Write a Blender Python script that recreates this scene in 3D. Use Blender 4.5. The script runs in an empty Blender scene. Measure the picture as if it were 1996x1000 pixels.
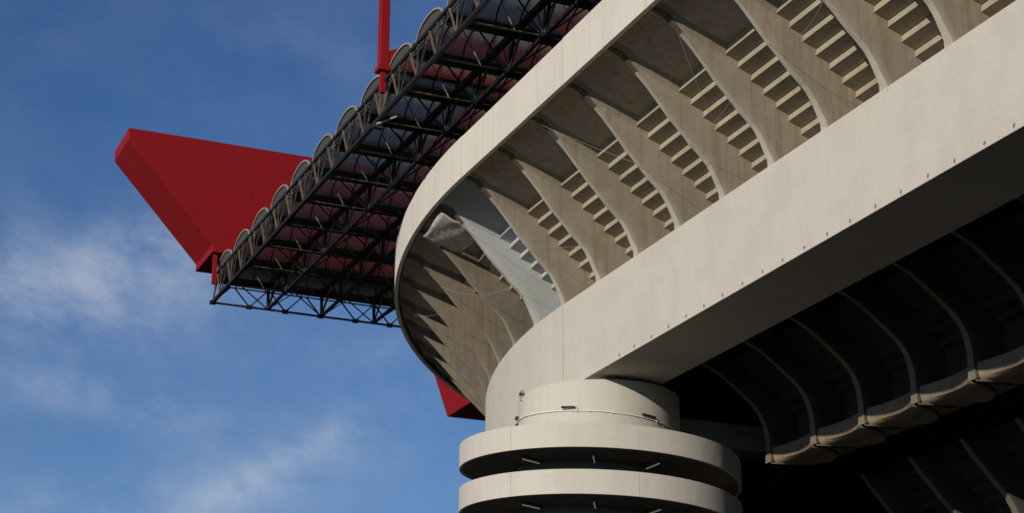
import bpy, bmesh, math, random
from math import sin, cos, radians, degrees, pi, sqrt, atan2, floor
from mathutils import Vector, Matrix

random.seed(7)
C = bpy.context.scene.collection
scn = bpy.context.scene

# ------------------------------------------------------------------ camera
cam_d = bpy.data.cameras.new('camera'); cam = bpy.data.objects.new('camera', cam_d); C.objects.link(cam)
cam.location = (0, 0, 1.6)
cam.rotation_euler = (radians(90 + 19.8), 0, radians(-23.74))
cam_d.sensor_width = 36.0
cam_d.lens = 36.0 * 3559 / 1996
cam_d.clip_start = 0.1; cam_d.clip_end = 6000
scn.camera = cam

# ------------------------------------------------------------------ light
SUN_AZ, SUN_EL = 239.0, 17.15           # azimuth clockwise from +Y, elevation
S = Vector((sin(radians(SUN_AZ)) * cos(radians(SUN_EL)), cos(radians(SUN_AZ)) * cos(radians(SUN_EL)), sin(radians(SUN_EL))))
sd = bpy.data.lights.new('sun', 'SUN'); sun = bpy.data.objects.new('sun', sd); C.objects.link(sun)
sd.energy = 3.75; sd.angle = radians(0.5); sd.color = (1.0, 0.90, 0.76)
sun.rotation_euler = S.to_track_quat('Z', 'Y').to_euler()
sun.location = S * 200

scn.view_settings.view_transform = 'Standard'; scn.view_settings.look = 'None'
scn.view_settings.gamma = 1.0; scn.view_settings.exposure = 0.0
scn.view_settings.use_curve_mapping = False
scn.render.engine = 'CYCLES'
scn.cycles.max_bounces = 6; scn.cycles.diffuse_bounces = 3; scn.cycles.transparent_max_bounces = 12

world = bpy.data.worlds.new('World'); scn.world = world; world.use_nodes = True
nt = world.node_tree; nt.nodes.clear()
class G:
    """tiny node-graph helper"""
    def __init__(s, t): s.t = t
    def n(s, typ, **k):
        o = s.t.nodes.new(typ)
        for a, b in k.items(): setattr(o, a, b)
        return o
    def put(s, sock, v):
        if isinstance(v, bpy.types.NodeSocket): s.t.links.new(v, sock)
        elif v is not None: sock.default_value = v
    def m(s, op, a, b=None, c=None, clamp=False):
        o = s.n('ShaderNodeMath', operation=op); o.use_clamp = clamp
        s.put(o.inputs[0], a)
        if b is not None: s.put(o.inputs[1], b)
        if c is not None: s.put(o.inputs[2], c)
        return o.outputs[0]
    def dot(s, a, b):
        o = s.n('ShaderNodeVectorMath', operation='DOT_PRODUCT'); s.put(o.inputs[0], a); s.put(o.inputs[1], b); return o.outputs['Value']
    def vmul(s, a, b):
        o = s.n('ShaderNodeVectorMath', operation='MULTIPLY'); s.put(o.inputs[0], a); s.put(o.inputs[1], b); return o.outputs[0]
    def vadd(s, a, b):
        o = s.n('ShaderNodeVectorMath', operation='ADD'); s.put(o.inputs[0], a); s.put(o.inputs[1], b); return o.outputs[0]
    def comb(s, x, y, z):
        o = s.n('ShaderNodeCombineXYZ'); s.put(o.inputs[0], x); s.put(o.inputs[1], y); s.put(o.inputs[2], z); return o.outputs[0]
    def mix(s, f, a, b, mode='MIX'):
        o = s.n('ShaderNodeMix', data_type='RGBA', blend_type=mode)
        s.put(o.inputs[0], f); s.put(o.inputs[6], a); s.put(o.inputs[7], b); return o.outputs[2]
    def noise(s, vec, scale, detail=4, rough=.55, dist=0.0):
        o = s.n('ShaderNodeTexNoise'); s.put(o.inputs['Vector'], vec)
        o.inputs['Scale'].default_value = scale; o.inputs['Detail'].default_value = detail
        o.inputs['Roughness'].default_value = rough; o.inputs['Distortion'].default_value = dist
        return o.outputs['Fac']
    def ramp(s, v, a, b, c=0., d=1.):
        o = s.n('ShaderNodeMapRange'); o.interpolation_type = 'SMOOTHSTEP'; s.put(o.inputs[0], v)
        for i, x in enumerate((a, b, c, d)): o.inputs[i + 1].default_value = x
        return o.outputs[0]

g = G(nt)
sky = g.n('ShaderNodeTexSky', sky_type='NISHITA')
sky.sun_disc = False; sky.sun_elevation = radians(SUN_EL); sky.sun_rotation = radians(SUN_AZ)
sky.altitude = 100; sky.air_density = 1.0; sky.dust_density = 0.0; sky.ozone_density = 3.0
tc = g.n('ShaderNodeTexCoord').outputs['Generated']
TH, HD = radians(19.8), radians(23.74)
# three fixed world directions: the north-western sky where the bank of cloud stands
fwv = (sin(HD) * cos(TH), cos(HD) * cos(TH), sin(TH)); rtv = (cos(HD), -sin(HD), 0)
upv = tuple(Vector(rtv).cross(Vector(fwv)))
dz = g.m('MAXIMUM', g.dot(tc, fwv), 0.05)
a_ = g.m('DIVIDE', g.dot(tc, rtv), dz); b_ = g.m('DIVIDE', g.dot(tc, upv), dz)
def blob(px, py, sx, sy, rot, amp):
    a0, b0 = (px - 998) / 3559, (500 - py) / 3559
    x = g.m('SUBTRACT', a_, a0); y = g.m('SUBTRACT', b_, b0)
    c, s_ = cos(rot), sin(rot)
    u = g.m('ADD', g.m('MULTIPLY', x, c / sx * 3559), g.m('MULTIPLY', y, s_ / sx * 3559))
    v = g.m('SUBTRACT', g.m('MULTIPLY', y, c / sy * 3559), g.m('MULTIPLY', x, s_ / sy * 3559))
    r2 = g.m('ADD', g.m('MULTIPLY', u, u), g.m('MULTIPLY', v, v))
    return g.m('MULTIPLY', g.m('EXPONENT', g.m('MULTIPLY', r2, -1.0)), amp)
front = g.ramp(g.dot(tc, fwv), .1, .5)
cov = None
for bl in [(250, 545, 220, 110, 0, 1.0), (300, 460, 90, 70, .3, .55), (40, 540, 150, 90, 0, .5), (560, 900, 260, 40, .5, .75), (150, 770, 330, 45, -.2, .6),
           (80, 985, 200, 50, 0, .5), (480, 950, 300, 90, .3, .45), (700, 690, 260, 60, 0, .25), (650, 110, 260, 40, -.3, .18), (100, 640, 200, 60, -.2, .3)]:
    v = blob(*bl); cov = v if cov is None else g.m('ADD', cov, v)
cov = g.m('MULTIPLY', cov, front)
elsewhere = g.m('MULTIPLY', g.m('SUBTRACT', 1.0, front), 0.12)
cov = g.m('ADD', cov, elsewhere)
cvec = g.comb(a_, b_, g.dot(tc, (0.3, 0.2, 0.9)))
n1 = g.noise(cvec, 16, 12, .63, .12)
n2 = g.noise(g.vmul(cvec, (1, 2.0, 1)), 4.5, 6, .55, .1)
nn = g.m('ADD', g.m('MULTIPLY', n1, .6), g.m('MULTIPLY', n2, .4))
cl = g.m('MULTIPLY', g.m('ADD', cov, 0.10), g.ramp(nn, .34, .68), clamp=True)
cl = g.m('MULTIPLY', cl, .64)
tint = g.mix(1.0, sky.outputs[0], (0.58, 0.83, 1.16, 1), 'MULTIPLY')
hz = g.ramp(b_, .14, -.15, 0.0, .22)
tint = g.mix(hz, tint, (2.1, 3.5, 5.9, 1))
cloudc = g.mix(cl, tint, (6.2, 7.0, 8.4, 1))
bg = g.n('ShaderNodeBackground'); g.put(bg.inputs[0], cloudc); bg.inputs[1].default_value = 0.075
wo = g.n('ShaderNodeOutputWorld'); nt.links.new(bg.outputs[0], wo.inputs[0])

# ------------------------------------------------------------------ materials
def newmat(name):
    m = bpy.data.materials.new(name); m.use_nodes = True
    t = m.node_tree; t.nodes.clear(); gg = G(t)
    out = gg.n('ShaderNodeOutputMaterial'); p = gg.n('ShaderNodeBsdfPrincipled')
    t.links.new(p.outputs[0], out.inputs[0])
    return m, gg, p, out
def concrete(name, col, streak=.5, blotch=.35, board=0.0, rough=.85, bump=.25, warm=(.62, .53, .42)):
    m, q, p, out = newmat(name)
    pos = q.n('ShaderNodeNewGeometry').outputs['Position']
    big = q.noise(pos, .35, 5, .6)
    mid = q.noise(pos, 1.7, 6, .65, .3)
    fine = q.noise(pos, 14, 4, .6)
    st = q.noise(q.vmul(pos, (2.4, 2.4, .10)), 1.0, 6, .62)
    st2 = q.noise(q.vmul(pos, (7.0, 7.0, .25)), 1.0, 4, .6)
    dirt = q.ramp(st, .45, .68)
    c0 = (*col, 1); dk = tuple(c * w * 1.25 for c, w in zip(col, warm)) + (1,)
    c = q.mix(q.m('MULTIPLY', dirt, streak), c0, dk)
    c = q.mix(q.m('MULTIPLY', q.ramp(big, .42, .64), blotch * .8), c, tuple(x * .74 for x in col) + (1,))
    c = q.mix(q.m('MULTIPLY', q.ramp(mid, .48, .70), blotch * .5), c, tuple(min(.75, x * 1.22) for x in col) + (1,))
    c = q.mix(q.m('MULTIPLY', q.ramp(st2, .55, .75), streak * .35), c, tuple(min(.8, x * 1.25) for x in col) + (1,))
    c = q.mix(q.m('MULTIPLY', q.ramp(fine, .35, .75), .16), c, tuple(x * .72 for x in col) + (1,))
    pits = q.noise(pos, 3.3, 2, .4)
    c = q.mix(q.m('MULTIPLY', q.ramp(pits, .76, .80), .5), c, tuple(x * .4 for x in col) + (1,))
    if board:
        sp = q.n('ShaderNodeSeparateXYZ'); q.put(sp.inputs[0], pos)
        l = q.m('FRACT', q.m('DIVIDE', q.m('ADD', sp.outputs[1], q.m('MULTIPLY', sp.outputs[0], 1.0)), board))
        line = q.m('LESS_THAN', l, .035)
        c = q.mix(q.m('MULTIPLY', line, .25), c, tuple(x * .5 for x in col) + (1,))
    q.put(p.inputs['Base Color'], c); p.inputs['Roughness'].default_value = rough
    p.inputs['Specular IOR Level'].default_value = .25
    b = q.n('ShaderNodeBump'); b.inputs['Strength'].default_value = bump; b.inputs['Distance'].default_value = .05
    q.put(b.inputs['Height'], q.m('ADD', fine, q.m('MULTIPLY', mid, 1.5))); q.put(p.inputs['Normal'], b.outputs[0])
    return m
def paint(name, col, rough=.5, var=.18, dirt=None, metal=0.0, scale=1.2, spec=.4):
    m, q, p, out = newmat(name)
    pos = q.n('ShaderNodeNewGeometry').outputs['Position']
    n_ = q.noise(pos, scale, 6, .6); f_ = q.noise(q.vmul(pos, (4, 4, .6)), 1.5, 5, .6)
    c = q.mix(q.m('MULTIPLY', q.ramp(n_, .35, .7), var), (*col, 1), tuple(x * .6 for x in col) + (1,))
    if dirt: c = q.mix(q.m('MULTIPLY', q.ramp(f_, .5, .62), .85), c, (*dirt, 1))
    q.put(p.inputs['Base Color'], c); p.inputs['Roughness'].default_value = rough; p.inputs['Metallic'].default_value = metal
    p.inputs['Specular IOR Level'].default_value = spec
    return m
M = {}
M['beam'] = concrete('beam_concrete', (.545, .51, .45), streak=.12, blotch=.30)
M['parapet'] = concrete('parapet_concrete', (.64, .605, .54), streak=.24, blotch=.25)
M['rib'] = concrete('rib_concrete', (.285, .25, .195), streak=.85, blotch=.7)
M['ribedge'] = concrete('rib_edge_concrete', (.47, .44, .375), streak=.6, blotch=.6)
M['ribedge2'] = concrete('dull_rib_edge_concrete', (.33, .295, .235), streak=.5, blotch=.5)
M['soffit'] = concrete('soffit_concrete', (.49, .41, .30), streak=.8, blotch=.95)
M['soffit2'] = concrete('shade_toned_soffit_concrete', (.40, .335, .25), streak=.7, blotch=.9)  # corner bays: tone set to soften the parapet shadow, shade put into the colour
M['rib2'] = concrete('shade_toned_rib_concrete', (.15, .129, .10), streak=.85, blotch=.7)  # darker copy for the corner ribs, their dimmer light put into the colour
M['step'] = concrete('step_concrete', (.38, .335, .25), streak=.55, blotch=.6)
M['bluerib'] = concrete('pale_blue_grey_concrete', (.37, .39, .39), streak=.3, blotch=.3, warm=(.75, .78, .8))
M['crestshade'] = concrete('crest_shade_concrete', (.10, .088, .068), streak=.4, blotch=.5)  # unlit crescent at the rib crests, painted in as a dark colour
M['bluestep'] = concrete('pale_blue_grey_step', (.40, .42, .42), streak=.3, blotch=.3, warm=(.75, .78, .8))
M['tower'] = concrete('tower_concrete', (.54, .51, .45), streak=.16, blotch=.30)
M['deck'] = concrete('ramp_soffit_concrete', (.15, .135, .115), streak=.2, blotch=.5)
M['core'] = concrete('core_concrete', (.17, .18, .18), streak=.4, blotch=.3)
M['dark'] = concrete('shade_darkened_concrete', (.055, .054, .048), streak=.5, blotch=.4)  # deep shade of the lower tiers painted into the concrete colour
M['apron'] = concrete('grimy_apron_concrete', (.24, .185, .125), streak=.9, blotch=.9)
M['darktip'] = concrete('shade_dulled_edge_concrete', (.18, .158, .125), streak=.5, blotch=.5)  # rib edges darkened in colour for the shade under the beam
M['cave'] = paint('concourse_shade_black', (.010, .010, .010), rough=.95, var=.4, spec=.05)  # near-black colour stands in for the unlit depth of the concourse
M['underbeam'] = M['beam']
def redmat():
    m, q, p, out = newmat('red_paint')
    pos = q.n('ShaderNodeNewGeometry').outputs['Position']
    sp_ = q.n('ShaderNodeSeparateXYZ'); q.put(sp_.inputs[0], pos)
    cell = q.comb(q.m('FLOOR', q.m('DIVIDE', sp_.outputs[0], 2.6)), q.m('FLOOR', q.m('DIVIDE', sp_.outputs[1], 2.6)), q.m('FLOOR', q.m('DIVIDE', sp_.outputs[2], 3.1)))
    wn = q.n('ShaderNodeTexWhiteNoise'); q.put(wn.inputs['Vector'], cell)
    n_ = q.noise(pos, .35, 6, .65); st_ = q.noise(q.vmul(pos, (2.2, 2.2, .12)), 1, 6, .65)
    c = q.mix(q.m('MULTIPLY', wn.outputs['Value'], .16), (.27, .009, .011, 1), (.17, .006, .008, 1))
    c = q.mix(q.m('MULTIPLY', q.ramp(n_, .4, .7), .28), c, (.19, .008, .009, 1))
    c = q.mix(q.m('MULTIPLY', q.ramp(st_, .52, .75), .35), c, (.15, .010, .010, 1))
    q.put(p.inputs['Base Color'], c); p.inputs['Roughness'].default_value = .62; p.inputs['Specular IOR Level'].default_value = .15
    return m
M['red'] = redmat()
M['black'] = paint('black_steel', (.014, .014, .015), rough=.6, var=.3, spec=.25)
M['worn'] = paint('worn_grey_steel', (.05, .05, .046), rough=.6, var=.4, dirt=(.18, .165, .14), scale=2)
M['rust'] = paint('rusty_steel', (.13, .085, .055), rough=.85, var=.6, dirt=(.19, .135, .095), scale=3)
M['rim'] = paint('aluminium_rim', (.30, .28, .25), rough=.5, var=.4, metal=.0)
M['white'] = paint('white_plastic', (.78, .77, .72), rough=.4, var=.05)
M['lampbody'] = paint('dark_lamp_housing', (.03, .026, .024), rough=.5, var=.2)
M['wire'] = paint('grey_cable', (.30, .29, .26), rough=.7, var=.2)
def panelmat():
    m, q, p, out = newmat('smoked_polycarbonate')
    t = m.node_tree
    pos = q.n('ShaderNodeNewGeometry').outputs['Position']
    n_ = q.noise(pos, .8, 4, .6)
    tr = q.n('ShaderNodeBsdfTransparent'); q.put(tr.inputs[0], q.mix(n_, (.42, .33, .21, 1), (.52, .41, .27, 1)))
    tl = q.n('ShaderNodeBsdfTranslucent'); tl.inputs[0].default_value = (.46, .42, .30, 1)
    p.inputs['Base Color'].default_value = (.05, .048, .04, 1); p.inputs['Roughness'].default_value = .5
    m1 = q.n('ShaderNodeMixShader'); m1.inputs[0].default_value = .5; t.links.new(tl.outputs[0], m1.inputs[1]); t.links.new(p.outputs[0], m1.inputs[2])
    m2 = q.n('ShaderNodeMixShader'); m2.inputs[0].default_value = .80; t.links.new(tr.outputs[0], m2.inputs[1]); t.links.new(m1.outputs[0], m2.inputs[2])
    t.links.new(m2.outputs[0], out.inputs[0]); return m
M['panel'] = panelmat()
def gablemat():
    m, q, p, out = newmat('dusty_gable_sheet')
    t = m.node_tree
    p.inputs['Base Color'].default_value = (.085, .082, .072, 1); p.inputs['Roughness'].default_value = .6
    tr = q.n('ShaderNodeBsdfTransparent'); tr.inputs[0].default_value = (.4, .36, .33, 1)
    m2 = q.n('ShaderNodeMixShader'); m2.inputs[0].default_value = .75; t.links.new(tr.outputs[0], m2.inputs[1]); t.links.new(p.outputs[0], m2.inputs[2])
    t.links.new(m2.outputs[0], out.inputs[0]); return m
M['gable'] = gablemat()
def netmat():
    m, q, p, out = newmat('pale_sheet')
    t = m.node_tree
    pos = q.n('ShaderNodeNewGeometry').outputs['Position']
    w = q.noise(pos, 1.3, 3, .5, 1.6)
    q.put(p.inputs['Base Color'], q.mix(q.ramp(w, .3, .7), (.42, .39, .33, 1), (.56, .54, .48, 1))); p.inputs['Roughness'].default_value = .5
    b = q.n('ShaderNodeBump'); b.inputs['Strength'].default_value = .35; b.inputs['Distance'].default_value = .15
    q.put(b.inputs['Height'], w); q.put(p.inputs['Normal'], b.outputs[0])
    return m
M['sheet'] = netmat()
def lampmat():
    m, q, p, out = newmat('lit_tube')
    p.inputs['Base Color'].default_value = (.8, .78, .7, 1); p.inputs['Emission Color'].default_value = (1, .93, .8, 1); p.inputs['Emission Strength'].default_value = .12
    return m
M['tube'] = lampmat()

# ------------------------------------------------------------------ object helpers
ORG = {}                                     # world location of every created root
class MB:
    def __init__(s): s.v = []; s.f = []; s.mi = []
    def quadgrid(s, rows, close=False, mi=0, flip=False):
        b = len(s.v); n = len(rows[0])
        for r in rows: s.v.extend(r)
        for i in range(len(rows) - 1):
            for j in range(n if close else n - 1):
                k = (j + 1) % n
                q = (b + i * n + j, b + i * n + k, b + (i + 1) * n + k, b + (i + 1) * n + j)
                s.f.append(q[::-1] if flip else q); s.mi.append(mi)
        return b
    def face(s, idx, mi=0): s.f.append(tuple(idx)); s.mi.append(mi)
    def prism(s, loops, mi=0, cap=True):
        """loops: list of closed point lists (same count) swept one after the other"""
        b = s.quadgrid(loops, True, mi); n = len(loops[0])
        if cap:
            s.face([b + j for j in range(n)][::-1], mi); s.face([b + (len(loops) - 1) * n + j for j in range(n)], mi)
    def bar(s, p, q, w, h=None, mi=0):
        h = h or w; p = Vector(p); q = Vector(q); d = (q - p).normalized()
        up = Vector((0, 0, 1)) if abs(d.z) < .95 else Vector((0, 1, 0))
        x = d.cross(up).normalized() * w / 2; y = x.normalized().cross(d).normalized() * h / 2
        s.prism([[tuple(c + a * x + b * y) for a, b in ((-1, -1), (1, -1), (1, 1), (-1, 1))] for c in (p, q)], mi)
    def tube(s, pts, r, n=8, mi=0, cap=True):
        loops = []
        for i, p in enumerate(pts):
            p = Vector(p); a = Vector(pts[max(i - 1, 0)]); b = Vector(pts[min(i + 1, len(pts) - 1)]); d = (b - a).normalized()
            up = Vector((0, 0, 1)) if abs(d.z) < .95 else Vector((0, 1, 0))
            x = d.cross(up).normalized(); y = x.cross(d)
            loops.append([tuple(p + x * (r * cos(2 * pi * k / n)) + y * (r * sin(2 * pi * k / n))) for k in range(n)])
        s.prism(loops, mi, cap)
    def box(s, x0, x1, y0, y1, z0, z1, mi=0):
        s.prism([[(x, y0, z0), (x, y1, z0), (x, y1, z1), (x, y0, z1)] for x in (x0, x1)], mi)
    def mesh(s, name, mats, smooth=False):
        me = bpy.data.meshes.new(name); me.from_pydata(s.v, [], s.f)
        for m in (mats if isinstance(mats, (list, tuple)) else [mats]): me.materials.append(m)
        me.polygons.foreach_set('material_index', s.mi)
        bm = bmesh.new(); bm.from_mesh(me); bmesh.ops.recalc_face_normals(bm, faces=bm.faces); bm.to_mesh(me); bm.free()
        if smooth:
            me.polygons.foreach_set('use_smooth', [True] * len(me.polygons))
            me.set_sharp_from_angle(angle=radians(38))
        me.update(); return me
    def build(s, name, mats, parent=None, smooth=False, bevel=0, label=None):
        return put(name, s.mesh(name, mats, smooth), parent, bevel=bevel, label=label)
def put(name, me, parent=None, loc=(0, 0, 0), rot=None, bevel=0, label=None):
    o = bpy.data.objects.new(name, me); C.objects.link(o)
    L = Vector(loc)
    if parent is not None:
        o.parent = parent; L = L - ORG.get(parent, Vector((0, 0, 0)))
        ORG[o] = Vector(loc)
    else: ORG[o] = Vector(loc)
    o.location = L
    if rot: o.rotation_euler = rot
    if bevel:
        bv = o.modifiers.new('bevel', 'BEVEL'); bv.width = bevel; bv.segments = 2; bv.limit_method = 'ANGLE'
    if label: o['label'] = label
    return o
def thing(name, label, cat, loc=(0, 0, 0), group=None):
    o = bpy.data.objects.new(name, None); C.objects.link(o); o.location = loc; ORG[o] = Vector(loc)
    o['label'] = label; o['category'] = cat
    if group: o['group'] = group
    return o
def tag(o, label, cat, group=None):
    o['label'] = label; o['category'] = cat
    if group: o['group'] = group
    return o

# ------------------------------------------------------------------ ground
mb = MB(); mb.box(-2500, 2500, -2500, 2500, -1.0, 0.0)
gm = concrete('worn_asphalt', (.018, .0175, .016), streak=0, blotch=.5)
o = mb.build('ground', gm); o['kind'] = 'structure'
# ------------------------------------------------------------------ the ring's plan: straight side, then a rounded corner
Y0, CX, RB = 90.95, 99.6, 56.4
def P(u, X, z):
    if u <= 0: return (X, Y0 + u, z)
    t = u / RB; r = CX - X
    return (CX - r * cos(t), Y0 + r * sin(t), z)
ST = 4.6; CV = 4.283                              # bay length on the straight, on the curve
def bayu(k): return k * ST if k <= 0 else k * CV
K0, K1 = -15, 19
def seg_us(u0, u1, step=1.1):
    n = 1 if u1 <= 0 else max(1, int(math.ceil((u1 - u0) / step)))
    return [u0 + (u1 - u0) * i / n for i in range(n + 1)]
def sweep(mb, prof, u0, u1, mi=0, cap=True, step=1.1):
    mb.prism([[P(u, x, z) for x, z in prof] for u in seg_us(u0, u1, step)], mi, cap)

# ---------------- upper grandstand (third tier) on its box beam
up_ = thing('upper_grandstand', 'sunlit pale concrete upper tier with curved ribs above a deep box beam', 'grandstand', (50, 60, 0))
BX0, BX1, BZ0, BZ1 = 43.2, 47.7, 29.65, 34.85
bprof = [(BX0, BZ0), (BX1, BZ0), (BX1, BZ1), (BX0, BZ1)]
mb = MB(); sweep(mb, bprof, bayu(K0) - 2, -.03); mb.build('box_beam', M['beam'], up_, bevel=.03)
mb = MB(); sweep(mb, bprof, .03, bayu(K1), step=.9); mb.build('box_beam', M['beam'], up_, True, label='curved corner length of the box beam')
mb = MB(); sweep(mb, [(BX0 + .08, BZ0 + .05), (BX1 - .1, BZ0 + .05), (BX1 - .1, BZ1 - .08), (BX0 + .08, BZ1 - .08)], -.25, .25); mb.build('joint_filler', M['black'], up_)
# parapet panels
PX0, PX1, PZ0, PZ1 = 36.8, 37.05, 41.80, 44.4
for k in range(K0, K1):
    u0, u1 = bayu(k), bayu(k + 1); j = random.uniform(-.035, .035); jx = random.uniform(-.012, .012)
    mb = MB(); sweep(mb, [(PX0 + jx, PZ0), (PX1, PZ0), (PX1, PZ1 + j), (PX0 + jx, PZ1 + j)], u0 + .018, u1 - .018, step=.75)
    mb.build('parapet_panel', M['parapet'], up_, smooth=(k >= 0))
mb = MB(); sweep(mb, [(PX1 + .002, PZ0 + .1), (PX1 + .12, PZ0 + .1), (PX1 + .12, PZ1 - .15), (PX1 + .002, PZ1 - .15)], bayu(K0), bayu(K1)); mb.build('parapet_backing', M['dark'], up_)

# rib outline (lower edge) and where it meets the stepped soffit
EDGE = [(43.22, 34.85), (43.18, 35.15), (42.97, 35.6), (42.75, 36.1), (42.45, 36.6), (42.05, 37.02), (41.6, 37.43), (41.0, 38.1), (40.35, 38.76), (39.72, 39.55), (39.1, 40.28), (38.6, 40.80), (38.15, 41.25), (37.80, 41.62), (37.40, 41.77), (37.06, 41.80)]
INN = [(47.5, 34.85), (47.1, 35.3), (46.5, 35.85), (45.8, 36.4), (45.2, 36.9), (44.5, 37.5), (43.8, 38.1), (43.1, 38.75), (42.3, 39.45), (41.4, 40.3), (40.5, 40.72), (39.6, 40.98), (38.9, 41.25), (38.2, 41.62), (37.6, 41.92), (37.06, 42.08)]
HW = [.34, .28, .24, .22, .21, .20, .19, .17, .15, .14, .13, .15, .20, .24, .20, .10]
def rib_mesh(mb, u, X_off=0., z_off=0., edge=EDGE, inn=INN, hw=HW):
    rows = []
    for (ex, ez), (ix, iz), w in zip(edge, inn, hw):
        e = Vector((ex, ez)); i = Vector((ix, iz)); d = (i - e); L = d.length; d /= max(L, 1e-6)
        a = e + d * min(.10, L * .3); b_ = e + d * min(.55, L * .7)
        row = []
        for (pt, hw_) in ((i, .15), (b_, max(.15, w * .78)), (a, w), (e, w * .82)):
            row.append(P(u - hw_, pt.x + X_off, pt.y + z_off))
        for (pt, hw_) in ((e, w * .82), (a, w), (b_, max(.15, w * .78)), (i, .15)):
            row.append(P(u + hw_, pt.x + X_off, pt.y + z_off))
        rows.append(row)
    n = 8; b = len(mb.v)
    for r in rows: mb.v.extend(r)
    for i in range(len(rows) - 1):
        for j in range(n - 1):
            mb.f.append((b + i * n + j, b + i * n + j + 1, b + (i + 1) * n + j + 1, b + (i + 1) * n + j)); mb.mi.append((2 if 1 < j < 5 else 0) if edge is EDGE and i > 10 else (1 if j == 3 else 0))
    mb.f.append(tuple(b + j for j in range(n))); mb.mi.append(0)
    mb.f.append(tuple(b + (len(rows) - 1) * n + j for j in range(n))[::-1]); mb.mi.append(0)
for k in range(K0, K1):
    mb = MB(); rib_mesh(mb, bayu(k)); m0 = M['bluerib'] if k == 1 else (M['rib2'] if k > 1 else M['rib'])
    mb.build('rib', [m0, M['ribedge'] if k < 2 else M['ribedge2'], M['crestshade']], up_, smooth=True, label='rib with a pale blue-grey face' if k == 1 else None)
# smooth vaulted soffit near the parapet, one shell per bay
CEIL = [(37.06, 41.94), (37.5, 41.84), (38.0, 41.68), (38.5, 41.50), (39.1, 41.27), (39.8, 41.00), (40.35, 40.79), (40.94, 40.58)]
def lerp_profile(prof, x):
    p = sorted(prof)
    for (xa, za), (xb, zb) in zip(p[:-1], p[1:]):
        if xa <= x <= xb: return za + (zb - za) * (x - xa) / max(1e-6, xb - xa)
    return p[0][1] if x < p[0][0] else p[-1][1]
CX_ = [37.06, 37.3, 37.6, 37.9, 38.2, 38.5, 38.85, 39.2, 39.6, 40.0, 40.4, 40.94]
for k in range(K0, K1 - 1):
    u0, u1 = bayu(k) + .05, bayu(k + 1) - .05; n = 24; rows = []
    for i in range(n + 1):
        t = i / n; t = .5 - .5 * cos(pi * t); u = u0 + (u1 - u0) * t; r = []
        d = min(t, 1 - t) * (u1 - u0)                      # metres from the nearer rib
        for x in CX_:
            q_ = (x - 37.06) / 3.88
            zm = lerp_profile(CEIL, x) + .42 * (1 - q_) ** 1.3
            zr = max(lerp_profile(EDGE, x) + .02, zm - .80)
            reach = 1.75 - 1.25 * q_
            f = max(0, 1 - d / reach) ** 2
            r.append(P(u, x, zm - (zm - zr) * f))
        r += [P(u, x, lerp_profile(CEIL, x) + .60) for x in CX_[::-1]]
        rows.append(r)
    mb = MB(); mb.prism(rows)
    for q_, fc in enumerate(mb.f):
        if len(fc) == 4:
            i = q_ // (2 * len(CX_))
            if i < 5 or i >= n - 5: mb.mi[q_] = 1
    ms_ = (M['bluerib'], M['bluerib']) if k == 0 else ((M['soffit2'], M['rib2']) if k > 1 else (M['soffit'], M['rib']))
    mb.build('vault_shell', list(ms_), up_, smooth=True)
# stair soffits
def step_profile(i, X0=40.9, Z0=40.46, th=.55):
    x = X0 + .668 * i; z = Z0 - .578 * i
    return [(x + .05, z + .12), (x + .05, z - .23), (x, z - .245), (x, z - .33), (x + .10, z - .345), (x + .67, z - .575), (x + .67, z + .12)]
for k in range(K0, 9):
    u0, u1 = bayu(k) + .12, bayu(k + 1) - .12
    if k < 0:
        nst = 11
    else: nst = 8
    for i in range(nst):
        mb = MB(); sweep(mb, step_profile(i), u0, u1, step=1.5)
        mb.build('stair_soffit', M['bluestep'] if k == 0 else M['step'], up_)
mb = MB(); sweep(mb, [(40.9, 41.0), (40.9, 40.75), (48.2, 34.4), (48.2, 35.0)], bayu(K0), bayu(K1 - 1), step=2); mb.build('seating_deck', M['soffit'], up_)
mb = MB(); sweep(mb, [(37.2, 42.6), (37.2, 42.3), (41.2, 41.1), (41.2, 41.5)], bayu(K0), bayu(K1 - 1), step=2); mb.build('upper_gangway', M['soffit'], up_)
mb = MB(); sweep(mb, [(47.9, 35.0), (47.9, 34.3), (75, 20.5), (75, 21.5)], bayu(K0), bayu(K1 - 1), step=3); mb.build('inner_seating', M['dark'], up_)
# hooks along the bottom edge of the beam
hk = MB(); hk.tube([(0, 0, 0), (-.10, 0, .0), (-.16, -.02, .0)], .028, 6); hk.tube([(-.15, .0, .02), (-.16, -.16, .10)], .03, 6); hk.tube([(-.15, 0, .03), (-.15, .05, -.17)], .03, 6)
hme = hk.mesh('hook', M['worn'])
for i in range(-8, 19):
    y = 50.6 + 1.848 * i + random.uniform(-.06, .06)
    o = put('hook', hme, up_, (BX0 + .01, y, 29.86 + random.uniform(-.015, .015)), rot=(random.uniform(-.3, .3), 0, 0)); o.scale = (.52,) * 3
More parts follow.
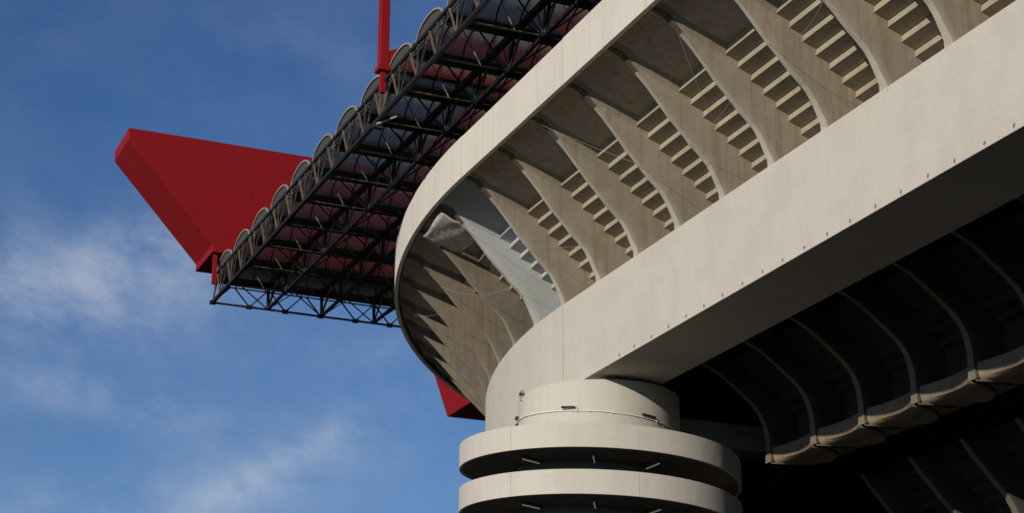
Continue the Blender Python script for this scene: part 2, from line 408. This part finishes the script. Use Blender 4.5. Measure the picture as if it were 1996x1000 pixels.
# small fixings along the rib feet and hanging cables
def sag(p, q, s, n=14):
    p = Vector(p); q = Vector(q)
    return [tuple(p.lerp(q, i / n) + Vector((0, 0, -s * 4 * (i / n) * (1 - i / n)))) for i in range(n + 1)]
for (a, b, s) in [(P(bayu(3), 39.4, 39.9), P(bayu(0), 42.0, 36.9), 1.0), (P(bayu(1), 38.4, 40.7), P(bayu(-1), 42.3, 36.8), .5),
                  (P(bayu(-2), 37.5, 41.6), P(bayu(-3) + 1, 42.9, 38.3), .1), (P(bayu(-3), 41.0, 38.0), P(bayu(-5), 41.2, 37.8), .9),
                  (P(bayu(-5), 38.4, 41.0), P(bayu(-5) + 2.5, 42.0, 37.5), .4), (P(bayu(-6), 40.5, 38.6), P(bayu(-7), 40.5, 38.6), .8),
                  (P(bayu(5), 38.2, 40.9), P(bayu(3), 40.3, 38.6), .3)]:
    mb = MB(); mb.tube(sag(a, b, s), .009, 5); mb.build('hanging_cable', M['wire'], up_)

# pale sheet blown up under the soffit of the second curved bay
mb = MB(); rows = []
for i in range(13):
    t = i / 12; u = bayu(1) + .1 + (CV - .2) * t; r = []
    for j in range(11):
        s_ = j / 10; x = 37.3 + 2.5 * s_; z = 41.55 - .95 * s_ - .22 * sin(pi * t) * sin(pi * s_) + .10 * sin(7 * t + 5 * s_) * sin(9 * s_ + 2)
        r.append(P(u, x, z - .12))
    rows.append(r)
mb.quadgrid(rows); o = mb.build('plastic_sheet', M['sheet'], None, True)
md = o.modifiers.new('solid', 'SOLIDIFY'); md.thickness = .015
tag(o, 'pale creased sheet stretched between two ribs under the curved corner parapet', 'sheet')

# ---------------- middle grandstand (second tier) in the shade of the beam
mid = thing('middle_grandstand', 'dark shaded middle tier with curved ribs whose feet catch the sun, under the box beam', 'grandstand', (58, 60, 0))
E2 = [(53.65, 25.45), (53.66, 25.8), (53.66, 26.2), (53.66, 26.7), (53.60, 27.2), (53.48, 27.7), (53.25, 28.15), (52.95, 28.55), (52.5, 28.95), (51.9, 29.4), (51.2, 29.93), (50.6, 30.35), (49.8, 30.7), (49.1, 31.0), (48.5, 31.3), (47.9, 31.6)]
I2 = [(56.0, 25.45), (56.0, 25.8), (56.0, 26.2), (56.0, 26.7), (55.9, 27.2), (55.7, 27.8), (55.3, 28.5), (54.8, 29.1), (54.2, 29.7), (53.5, 30.3), (52.7, 30.9), (52.0, 31.4), (51.2, 31.9), (50.2, 32.4), (49.2, 32.8), (48.0, 33.2)]
H2 = [.36, .33, .30, .28, .27, .25, .22, .21, .20, .19, .18, .18, .18, .18, .18, .18]
def Q(u, X, z): return (X, Y0 + u, z)
_P = P
P = Q
Ym = [86.2 + 4.62 * j for j in range(-14, 1)]
for y in Ym:
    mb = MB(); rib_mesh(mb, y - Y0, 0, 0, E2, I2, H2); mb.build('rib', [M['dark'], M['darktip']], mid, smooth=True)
for a, b in zip(Ym[:-1], Ym[1:]):
    # scalloped curved apron between two rib feet
    rows = []
    n = 14
    for i in range(n + 1):
        t = i / n; y = a + .15 + (b - a - .3) * t; s_ = sin(pi * t) ** .62
        x0 = 53.72 + 2.75 * s_
        rows.append([(x0 + .05, y, 25.36 + .04 * s_), (x0 - .02, y, 25.45), (53.74 + 1.5 * s_, y, 25.50), (53.76 + .9 * s_, y, 25.56), (53.78 + .62 * s_, y, 25.66), (53.80 + .50 * s_, y, 25.85),
                     (53.8 + .42 * s_, y, 26.02), (53.84 + .40 * s_, y, 26.22), (55.2, y, 26.30)])
    mb = MB(); mb.quadgrid(rows); o = mb.build('scalloped_apron', M['apron'], mid, True)
    md = o.modifiers.new('solid', 'SOLIDIFY'); md.thickness = .1; md.offset = 1
    mb = MB(); b0 = len(mb.v)
    mb.prism([[(rw[0][0] + .02, rw[0][1], 25.50), (57.3, rw[0][1], 25.50), (57.3, rw[0][1], 25.6), (rw[0][0] + .02, rw[0][1], 25.6)] for rw in rows]); mb.build('apron_soffit', M['apron'], mid)
    mb = MB(); mb.box(55.6, 55.8, a + .2, b - .2, 26.2, 28.4); mb.build('back_panel', M['dark'], mid, bevel=.02)
    for i in range(6):
        x = 55.2 - .72 * i; z = 28.5 + .52 * i
        mb = MB(); mb.prism([[(x, yy, z + .9), (x, yy, z + .28), (x + .05, yy, z), (x + .75, yy, z - .25), (x + .75, yy, z + .3)] for yy in (a + .2, b - .2)])
        mb.build('stair_soffit', M['dark'], mid)
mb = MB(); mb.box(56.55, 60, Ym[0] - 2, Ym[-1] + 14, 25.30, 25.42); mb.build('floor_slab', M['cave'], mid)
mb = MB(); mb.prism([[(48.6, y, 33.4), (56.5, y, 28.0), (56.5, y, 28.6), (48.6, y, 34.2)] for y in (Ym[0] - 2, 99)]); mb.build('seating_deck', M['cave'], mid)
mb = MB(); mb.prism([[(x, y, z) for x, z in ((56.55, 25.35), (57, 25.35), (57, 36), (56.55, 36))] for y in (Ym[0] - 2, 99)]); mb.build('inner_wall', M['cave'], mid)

# ---------------- lower grandstand (first tier)
low = thing('lower_grandstand', 'almost black lowest tier with stepped soffit at the bottom right', 'grandstand', (66, 60, 0))
dx, dzz = 20.05, -14.25
Yl = [72.2 + 4.62 * j for j in range(-10, 4)]
E3 = [(43.2, 30.6)] + EDGE[1:]; I3 = [(46.5, 30.6)] + INN[1:]
HL = [.34, .32, .30, .28, .27, .26, .25, .24, .23, .22, .21, .2, .2, .2, .2, .15]
for y in Yl:
    mb = MB(); rib_mesh(mb, y - Y0, dx, dzz, E3, I3, HL); mb.build('rib', [M['dark'], M['darktip']], low, smooth=True)
for a, b in zip(Yl[:-1], Yl[1:]):
    for i in range(10):
        pr = [(x + dx, z + dzz) for x, z in step_profile(i)]
        mb = MB(); mb.prism([[(x, yy, z) for x, z in pr] for yy in (a + .2, b - .2)]); mb.build('stair_soffit', M['dark'], low)
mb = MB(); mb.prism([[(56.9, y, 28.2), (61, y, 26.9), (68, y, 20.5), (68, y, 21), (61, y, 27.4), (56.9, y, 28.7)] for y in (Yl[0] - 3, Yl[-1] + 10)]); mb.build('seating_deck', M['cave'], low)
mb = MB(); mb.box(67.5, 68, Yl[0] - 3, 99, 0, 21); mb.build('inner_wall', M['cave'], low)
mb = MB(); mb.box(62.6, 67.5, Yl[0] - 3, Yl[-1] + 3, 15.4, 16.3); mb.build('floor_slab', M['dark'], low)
P = _P
# dark lining of the inner bowl beyond the tower
bw = thing('concourse_block', 'unlit concourse wall seen as black behind the ramp tower under the box beam', 'wall', (57, 130, 0))
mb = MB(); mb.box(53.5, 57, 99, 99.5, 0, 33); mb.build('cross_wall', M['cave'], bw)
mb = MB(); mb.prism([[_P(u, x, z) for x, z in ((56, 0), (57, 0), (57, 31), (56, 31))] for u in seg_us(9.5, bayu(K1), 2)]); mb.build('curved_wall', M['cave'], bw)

# link beam between tower and middle tier
mb = MB(); mb.box(49.6, 56.5, 90.0, 92.0, 27.1, 28.6); o = mb.build('link_beam', M['core'], None, bevel=.03)
tag(o, 'short dark concrete link beam between the ramp tower and the middle tier', 'beam')

# ------------------------------------------------------------------ ramp tower
TX, TY, RD, RR = 45.62, 91.33, 4.64, 8.0
tw = thing('ramp_tower', 'round concrete stair tower wrapped by a spiral ramp, carrying the box beam', 'tower', (TX, TY, 0))
def cyl(a, r, z): return (TX + r * sin(radians(a)), TY + r * cos(radians(a)), z)
mb = MB(); N = 96
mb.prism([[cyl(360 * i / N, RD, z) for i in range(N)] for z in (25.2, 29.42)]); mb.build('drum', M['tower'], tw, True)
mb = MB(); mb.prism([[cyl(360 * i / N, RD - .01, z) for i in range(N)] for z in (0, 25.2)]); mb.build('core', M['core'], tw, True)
mb = MB(); mb.prism([[cyl(360 * i / 48, 3.4, z) for i in range(48)] for z in (29.3, 29.7)]); mb.build('bearing', M['black'], tw, True)
PITCH = 2.52; SL = PITCH / 360; PA = 360 / 7
def ztop(a): return 26.14 + SL * (a + 142)
# one parapet panel and one deck slab, reused down the spiral
def helix_piece(r0, r1, zlo, zhi, span, gap, n=8):
    rows = []
    for i in range(n + 1):
        a = gap + (span - 2 * gap) * i / n; z = SL * a
        rows.append([(r0 * sin(radians(a)), r0 * cos(radians(a)), zlo + z), (r1 * sin(radians(a)), r1 * cos(radians(a)), zlo + z),
                     (r1 * sin(radians(a)), r1 * cos(radians(a)), zhi + z), (r0 * sin(radians(a)), r0 * cos(radians(a)), zhi + z)])
    m_ = MB(); m_.prism(rows); return m_
pan = helix_piece(RR - .18, RR, -1.32, 0, PA, .06, 18).mesh('ramp_parapet', M['tower'], True)
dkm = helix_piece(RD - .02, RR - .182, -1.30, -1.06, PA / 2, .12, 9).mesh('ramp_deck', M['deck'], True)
tubem = MB(); tubem.tube([(0, 5.15, 0), (0, 6.5, 0)], .034, 8); tubem = tubem.mesh('tube_lamp', M['tube'], True)
trm = MB(); trm.box(-.11, .11, 5.05, 6.6, 0.04, .13); trm = trm.mesh('lamp_tray', M['lampbody'])
a = -117.0 + 3 * PA
k = 0
while True:
    z = ztop(a)
    if z < 1.4: break
    o = put('ramp_parapet', pan, tw, (TX, TY, z), rot=(0, 0, -radians(a)))
    for h_ in (0, PA / 2): put('ramp_deck', dkm, tw, (TX, TY, z + SL * h_), rot=(0, 0, -radians(a + h_)))
    a -= PA; k += 1
for turn in range(3):
    for la in (-113.5, -150.5, -183.0):
        z = ztop(la - 360 * turn) - 1.30
        put('lamp_tray', trm, tw, (TX, TY, z - .14), rot=(0, 0, -radians(la)))
        put('tube_lamp', tubem, tw, (TX, TY, z - .19), rot=(0, 0, -radians(la)))
# white conduit around the drum
def zc(a): return 27.73 + .0066 * (a + 130)
mb = MB(); mb.tube([cyl(x, RD + .05, zc(x)) for x in range(-236, -59, 3)], .030, 8); mb.build('conduit', M['white'], tw, True)
for x in (-196, -163, -147, -135, -118, -100, -84):
    mb = MB(); c = Vector(cyl(x, RD + .06, zc(x))); mb.box(c.x - .035, c.x + .035, c.y - .035, c.y + .035, c.z - .045, c.z + .045); mb.build('conduit_clip', M['white'], tw)
def bulkhead(a, z, w=.75):
    da = degrees(w / 2 / RD)
    mb = MB(); mb.prism([[cyl(x, r, z + h + .0066 * (x - a)) for r, h in ((RD, -.05), (RD + .16, -.05), (RD + .20, 0), (RD + .16, .055), (RD, .055))] for x in (a - da, a - da / 2, a, a + da / 2, a + da)])
    o = mb.build('wall_lamp', M['lampbody'], tw, bevel=.015)
    mb = MB(); mb.prism([[cyl(x, r, z + h) for r, h in ((RD + .03, -.055), (RD + .13, -.055), (RD + .12, -.085), (RD + .04, -.085))] for x in (a - da * .85, a + da * .85)]); mb.build('diffuser', M['rim'], o)
    mb = MB(); mb.tube([cyl(a - da - .3, RD + .05, z), cyl(a - da - 2, RD + .05, z - .1), cyl(a - da - 2, RD + .05, zc(a - da - 2) - .12)], .022, 6); mb.build('lamp_feed', M['rim'], tw)
bulkhead(-132.5, 27.90); bulkhead(-189.5, 27.50, .85); bulkhead(-70, 28.33)
# spotlight on a bracket at the drum's top edge
sp = thing('spotlight', 'small dark spotlight on a bracket at the left rim of the tower drum', 'lamp', cyl(-84, RD, 29.2))
c = Vector(cyl(-84, RD, 29.05)); od = Vector((sin(radians(-84)), cos(radians(-84)), 0)); tg = Vector((od.y, -od.x, 0))
mb = MB(); mb.tube([c, c + od * .10, c + od * .12 + Vector((0, 0, .3))], .022, 6); mb.build('bracket', M['lampbody'], sp)
hd_ = c + od * .14 + Vector((0, 0, .34)); mb = MB(); mb.bar(hd_ - tg * .05, hd_ - tg * .42 + Vector((0, 0, .05)), .13, .12); mb.build('housing', M['lampbody'], sp, bevel=.015)
mb = MB(); mb.bar(hd_ - tg * .43 + Vector((0, 0, .05)), hd_ - tg * .50 + Vector((0, 0, .07)), .17, .16); mb.build('visor', M['rim'], sp)

# ------------------------------------------------------------------ roof
RX0, RYE, RZB, RZT, VS = 33.0, 132.9, 46.38, 48.55, 4.84
NV = 15; NP = 16; PW = 1.45
rf = thing('stadium_roof', 'black steel truss roof with a row of arched smoked polycarbonate vaults, jutting out above the parapet', 'roof', (RX0, 100, 0))
val = [RYE + .25 - VS * i for i in range(NV + 1)]
cho = [RYE - 4.73 * i for i in range(NV + 1)]
def tz(y): return RZT
RX1 = RX0 + NP * PW
# vault meshes
na = 12; HW_ = VS / 2 - .28; RISE = 1.22
def arc(t, r=0.0): return ((HW_ + r) * -cos(pi * t), (RISE + r) * sin(pi * t) ** .9)
m_ = MB(); m_.quadgrid([[(x, *arc(i / na)) for i in range(na + 1)] for x in (.03, PW - .03)]); panm = m_.mesh('roof_panel', M['panel'], True)
m_ = MB(); m_.prism([[(-.035 if s_ < 2 else .035, *arc(i / na, -.07 if s_ in (0, 3) else .03)) for s_ in range(4)] for i in range(na + 1)]); arcm = m_.mesh('arched_frame', M['black'])
m_ = MB(); m_.prism([[(-.10 if s_ < 2 else .02, *arc(i / 20, -.05 if s_ in (0, 3) else .06)) for s_ in range(4)] for i in range(21)]); rimm = m_.mesh('vault_rim', M['rim'], True)
m_ = MB(); gp = [(0, *arc(i / 20)) for i in range(21)]; m_.v = [(x + e, y, z) for e in (0, .03) for x, y, z in gp]; m_.f = [tuple(range(21)), tuple(range(41, 20, -1))]; m_.mi = [0, 0]; gabm = m_.mesh('gable', M['gable'])
m_ = MB(); m_.bar((.0, -HW_, 0), (.0, HW_, 0), .08, .08)
for i in range(NV):
    yc = (val[i] + val[i + 1]) / 2
    v = put('vault', gabm, rf, (RX0 + .25, yc, RZT + .05))
    o = put('vault_rim', rimm, v, (RX0 + .25, yc, RZT + .05))
    for j in range(NP):
        put('roof_panel', panm, v, (RX0 + .25 + j * PW, yc, RZT + .05))
        put('arched_frame', arcm, v, (RX0 + .25 + (j + 1) * PW, yc, RZT + .05))
# gutters
for i, y in enumerate(val):
    mb = MB(); mb.box(RX0 + .3, RX1, y - .30, y + .30, RZT - .30, RZT + .12); mb.box(RX0 + .3, RX1, y - .12, y + .12, RZT - .48, RZT - .30)
    mb.build('gutter', M['black'], rf)
# transverse trusses: lower chord, posts, diagonals under each gutter
LX = [RX0, RX0 + 4.42, RX0 + 8.84, RX0 + 13.26, RX0 + 17.7, RX0 + 22.1]
for i, yg in enumerate(val):
    yb = cho[i]; mb = MB(); zt = RZT - .4
    mb.bar((RX0, yb, RZB), (LX[-1], yb, RZB), .09, .09, 0)
    if i % 3 != 1: mb.tube([(RX0 + .5, yb - .12, RZB - .03), (RX0 + 4.1, yb - .12, RZB - .03), (RX0 + 4.3, yb - .12, RZB + .1), (RX0 + 4.32, yb - .12, RZB + .9)], .03, 6, 1)
    for a_x in LX[1:]:
        mb.bar((a_x, yb, RZB), (a_x, yg, zt), .14, .14)
        mb.bar((a_x, yb, RZB), (a_x - 2.2, yg, zt), .08, .08)
        if a_x < LX[-1]: mb.bar((a_x, yb, RZB), (a_x + 2.2, yg, zt), .08, .08)
    mb.build('cross_truss', [M['black'], M['worn']], rf)
# longitudinal trusses
for j, x in enumerate(LX):
    if j == 0: continue
    mb = MB()
    mb.bar((x, val[-1], RZB), (x, RYE, RZB), .20, .20); mb.bar((x, val[-1], RZT - .15), (x, RYE, RZT - .15), .36, .30)
    for i in range(NV):
        ya, yb = cho[i], cho[i + 1]; ym = (ya + yb) / 2
        mb.bar((x, ya, RZB), (x, ym, RZT - .2), .10, .10, 1); mb.bar((x, yb, RZB), (x, ym, RZT - .2), .10, .10)
        mb.bar((x, yb, RZB), (x, yb + .8, RZT - .2), .07, .07, 1); mb.bar((x, yb, RZB), (x, yb - .8, RZT - .2), .07, .07)
    mb.build('long_truss', [M['black'], M['worn']], rf)
# knee braces from vault crowns down to the lower chords and short struts
for i in range(NV):
    y = cho[i + 1]; yc = val[i + 1] + VS / 2
    mb = MB()
    for x in (LX[0] + 2.75, LX[1] + 2.4, LX[2] + 2.4, LX[3] + 2.2):
        mb.bar((x, y, RZB), (x - 1.0, yc - .6, RZT + .9), .055, .055, 1)
        mb.bar((x - 1.0, yc - .6, RZT + .9), (x - 1.35, yc + .1, RZT + 1.15), .05, .05, 0)
    mb.build('brace', [M['black'], M['worn']], rf)
    mb = MB()
    for j in (1, 2, 3):
        x = LX[j]
        for sx, sy, rr in ((-1.1, 1.0, .06), (.9, 1.1, .06), (1.5, -.9, .05), (-.5, -1.3, .05), (.35, .45, .05)):
            mb.bar((x, y, RZB), (x + sx, y + sy, RZT - .1), rr, rr, 1 if sx > 0.3 and sx < 1 else 0)
        c = (x, y, RZB); mb.box(c[0] - .16, c[0] + .16, c[1] - .16, c[1] + .16, c[2] - .12, c[2] + .12)
    mb.build('node_struts', [M['black'], M['worn']], rf)
# outer edge truss: two chords, posts and rusty diagonals, each its own piece
et = thing('edge_truss', 'slender black edge truss with rusty diagonals along the outer rim of the roof', 'truss', (RX0, 100, 0))
mb = MB(); mb.bar((RX0, val[-1], RZB), (RX0, RYE, RZB), .24, .24); mb.build('lower_chord', M['black'], et)
mb = MB(); mb.bar((RX0, val[-1], RZT), (RX0, RYE - .5, RZT), .16, .20); mb.build('upper_chord', M['black'], et)
mb = MB(); mb.bar((RX0 + .22, val[-1], RZT - .28), (RX0 + .22, RYE - .6, RZT - .28), .07, .07); mb.build('rail', M['worn'], et)
def mem(name, p, q, w, m):
    b = MB(); b.bar(p, q, w, w); b.build(name, M[m], et)
WB = 3.025; n_ = 0
while True:
    yt = 86.63 + 3.025 * 15 - WB * n_; yb = yt - 1.13; n_ += 1
    if yb < val[-1] + 3: break
    if yt > RYE - .5: continue
    mem('rusty_diagonal', (RX0, yt, RZT), (RX0, yb, RZB), .095, 'rust')
    mem('post', (RX0, yb - .03, RZB), (RX0, yb - .17, RZT), .075, 'worn')
    mem('diagonal', (RX0 + .06, yb, RZB), (RX0 + .06, yb - 1.2, RZT), .06, 'black')
    mem('diagonal', (RX0 + .04, yb - .12, RZB), (RX0 + .04, yt - WB, RZT), .055, 'worn')
# end truss: a shallow laced truss hung below the last gutter
en = thing('end_truss', 'black laced end truss closing the far edge of the roof against the sky', 'truss', (RX0 + 8, RYE, 0))
ZI = 47.72
mb = MB(); mb.bar((RX0, RYE, RZB - .01), (RX0 + 24, RYE, RZB - .01), .14, .14); mb.build('bottom_chord', M['black'], en)
mb = MB(); mb.bar((RX0 + .6, RYE - .2, ZI), (RX0 + 24, RYE - .2, ZI), .09, .09); mb.build('inner_chord', M['black'], en)
for j in range(8):
    x = RX0 + 2.93 * j
    mb = MB(); mb.box(x - .22, x + .22, RYE - .17, RYE + .17, RZB - .14, RZB + .13); mb.build('gusset', M['black'], en)
    for sx in (-1.3, 1.3):
        if x + sx < RX0 + .5: continue
        b = MB(); b.bar((x, RYE, RZB), (x + sx, RYE - .2, ZI), .09, .09); b.build('lacing_bar', M['black'], en)
        b = MB(); b.bar((x + sx, RYE - .2, ZI), (x + sx * .5, RYE - .3, RZT - .2), .06, .06); b.build('lacing_bar', M['black'], en)
for x in LX[1:]:
    mb = MB(); mb.bar((x, RYE, RZB), (x, RYE - .2, RZT), .17, .17); mb.build('end_post', M['black'], en)
    mb = MB(); mb.bar((x, RYE, RZB), (x + .6, RYE - .4, RZT), .10, .10); mb.build('end_post', M['black'], en)
for s_ in (0, .35):
    mb = MB(); mb.bar((RX0, RYE, RZB), (RX0 + .1, RYE - .5 - s_ * 2, RZT), .09, .09); mb.build('end_post', M['worn'], en)
# louvred loudspeaker hanging under the mast node
ls = thing('loudspeaker', 'small grey louvred loudspeaker hanging from the roof edge below the red mast', 'loudspeaker', (33.0, 95.0, 45))
mb = MB(); mb.box(32.75, 33.35, 95.0, 95.35, 45.92, 46.32); mb.build('housing', M['black'], ls, bevel=.02)
for i in range(4):
    mb = MB(); mb.box(32.74, 33.36, 94.97, 95.0, 45.95 + .09 * i, 45.99 + .09 * i); mb.build('louvre', M['worn'], ls)
mb = MB(); mb.bar((33.05, 95.2, 46.3), (33.0, 95.0, RZB), .06); mb.bar((32.8, 95.2, 46.3), (33.0, 95.0, RZB), .05); mb.bar((32.9, 94.9, 46.1), (33.9, 94.2, RZB + .1), .08); mb.build('hanger', M['rim'], ls)

# ------------------------------------------------------------------ red girders
def prismY(mb, poly, y0, y1): mb.prism([[(x, y, z) for x, z in poly] for y in (y0, y1)])
fg = thing('red_girder', 'big red box girder with a slanted pointed end, standing out left beyond the roof', 'girder', (45, 134, 50))
YN = 131.6
gpoly = [(25.24, 59.35), (25.30, 58.42), (32.42, 50.66), (32.42, 50.08), (72, 50.08), (72, 59.4)]
mb = MB(); prismY(mb, gpoly, YN, YN + 5.2); mb.build('box_section', M['red'], fg, bevel=.04)
mb = MB(); mb.box(32.62, 32.92, YN + .3, YN + .6, 47.6, 50.1); mb.build('hanger_post', M['red'], fg)
lg = thing('red_girder', 'long red box girder running above the roof vaults behind the parapet', 'girder', (50, 90, 52))
mb = MB(); mb.box(49, 53, 30, YN - .1, 52.2, 61.0); mb.build('box_section', M['red'], lg, bevel=.04)
rg = thing('red_girder', 'red girder end with a dark underside, peeping out below the curved corner of the ring', 'girder', (72, 170, 50))
mb = MB(); prismY(mb, [(67.1, 56.9), (69.16, 51.0), (110, 51.0), (110, 60), (67.1, 60)], 163, 174.2); mb.build('box_section', M['red'], rg)
# mast at the outer rim
ms = thing('red_mast', 'tall thin red mast with a haunched arm, rising from the roof edge', 'mast', (32.9, 94.0, 46))
mb = MB(); mb.box(32.60, 33.16, 93.72, 94.30, 49.5, 61.5); mb.build('post', M['red'], ms, bevel=.03)
mb = MB(); mb.box(32.48, 33.24, 93.60, 94.42, 49.12, 49.42); mb.box(32.53, 33.2, 93.66, 94.36, 49.42, 49.52); mb.build('bracket', M['red'], ms, bevel=.03)
mb = MB(); mb.box(32.72, 33.02, 93.80, 94.15, 47.75, 49.15); mb.build('lower_leg', M['red'], ms)
mb = MB(); prismY(mb, [(33.15, 49.30), (44, 49.35), (44, 52.6), (37, 52.4), (33.15, 50.5)], 93.75, 94.27); mb.build('arm', M['red'], ms, bevel=.03)
for sx in (-.1, .18):
    mb = MB(); mb.bar((32.9 + sx, 94.0 - sx, 47.8), (33.0, 94.4 - sx, RZB - .1), .13, .13); mb.build('rusty_strut', M['rust'], ms)
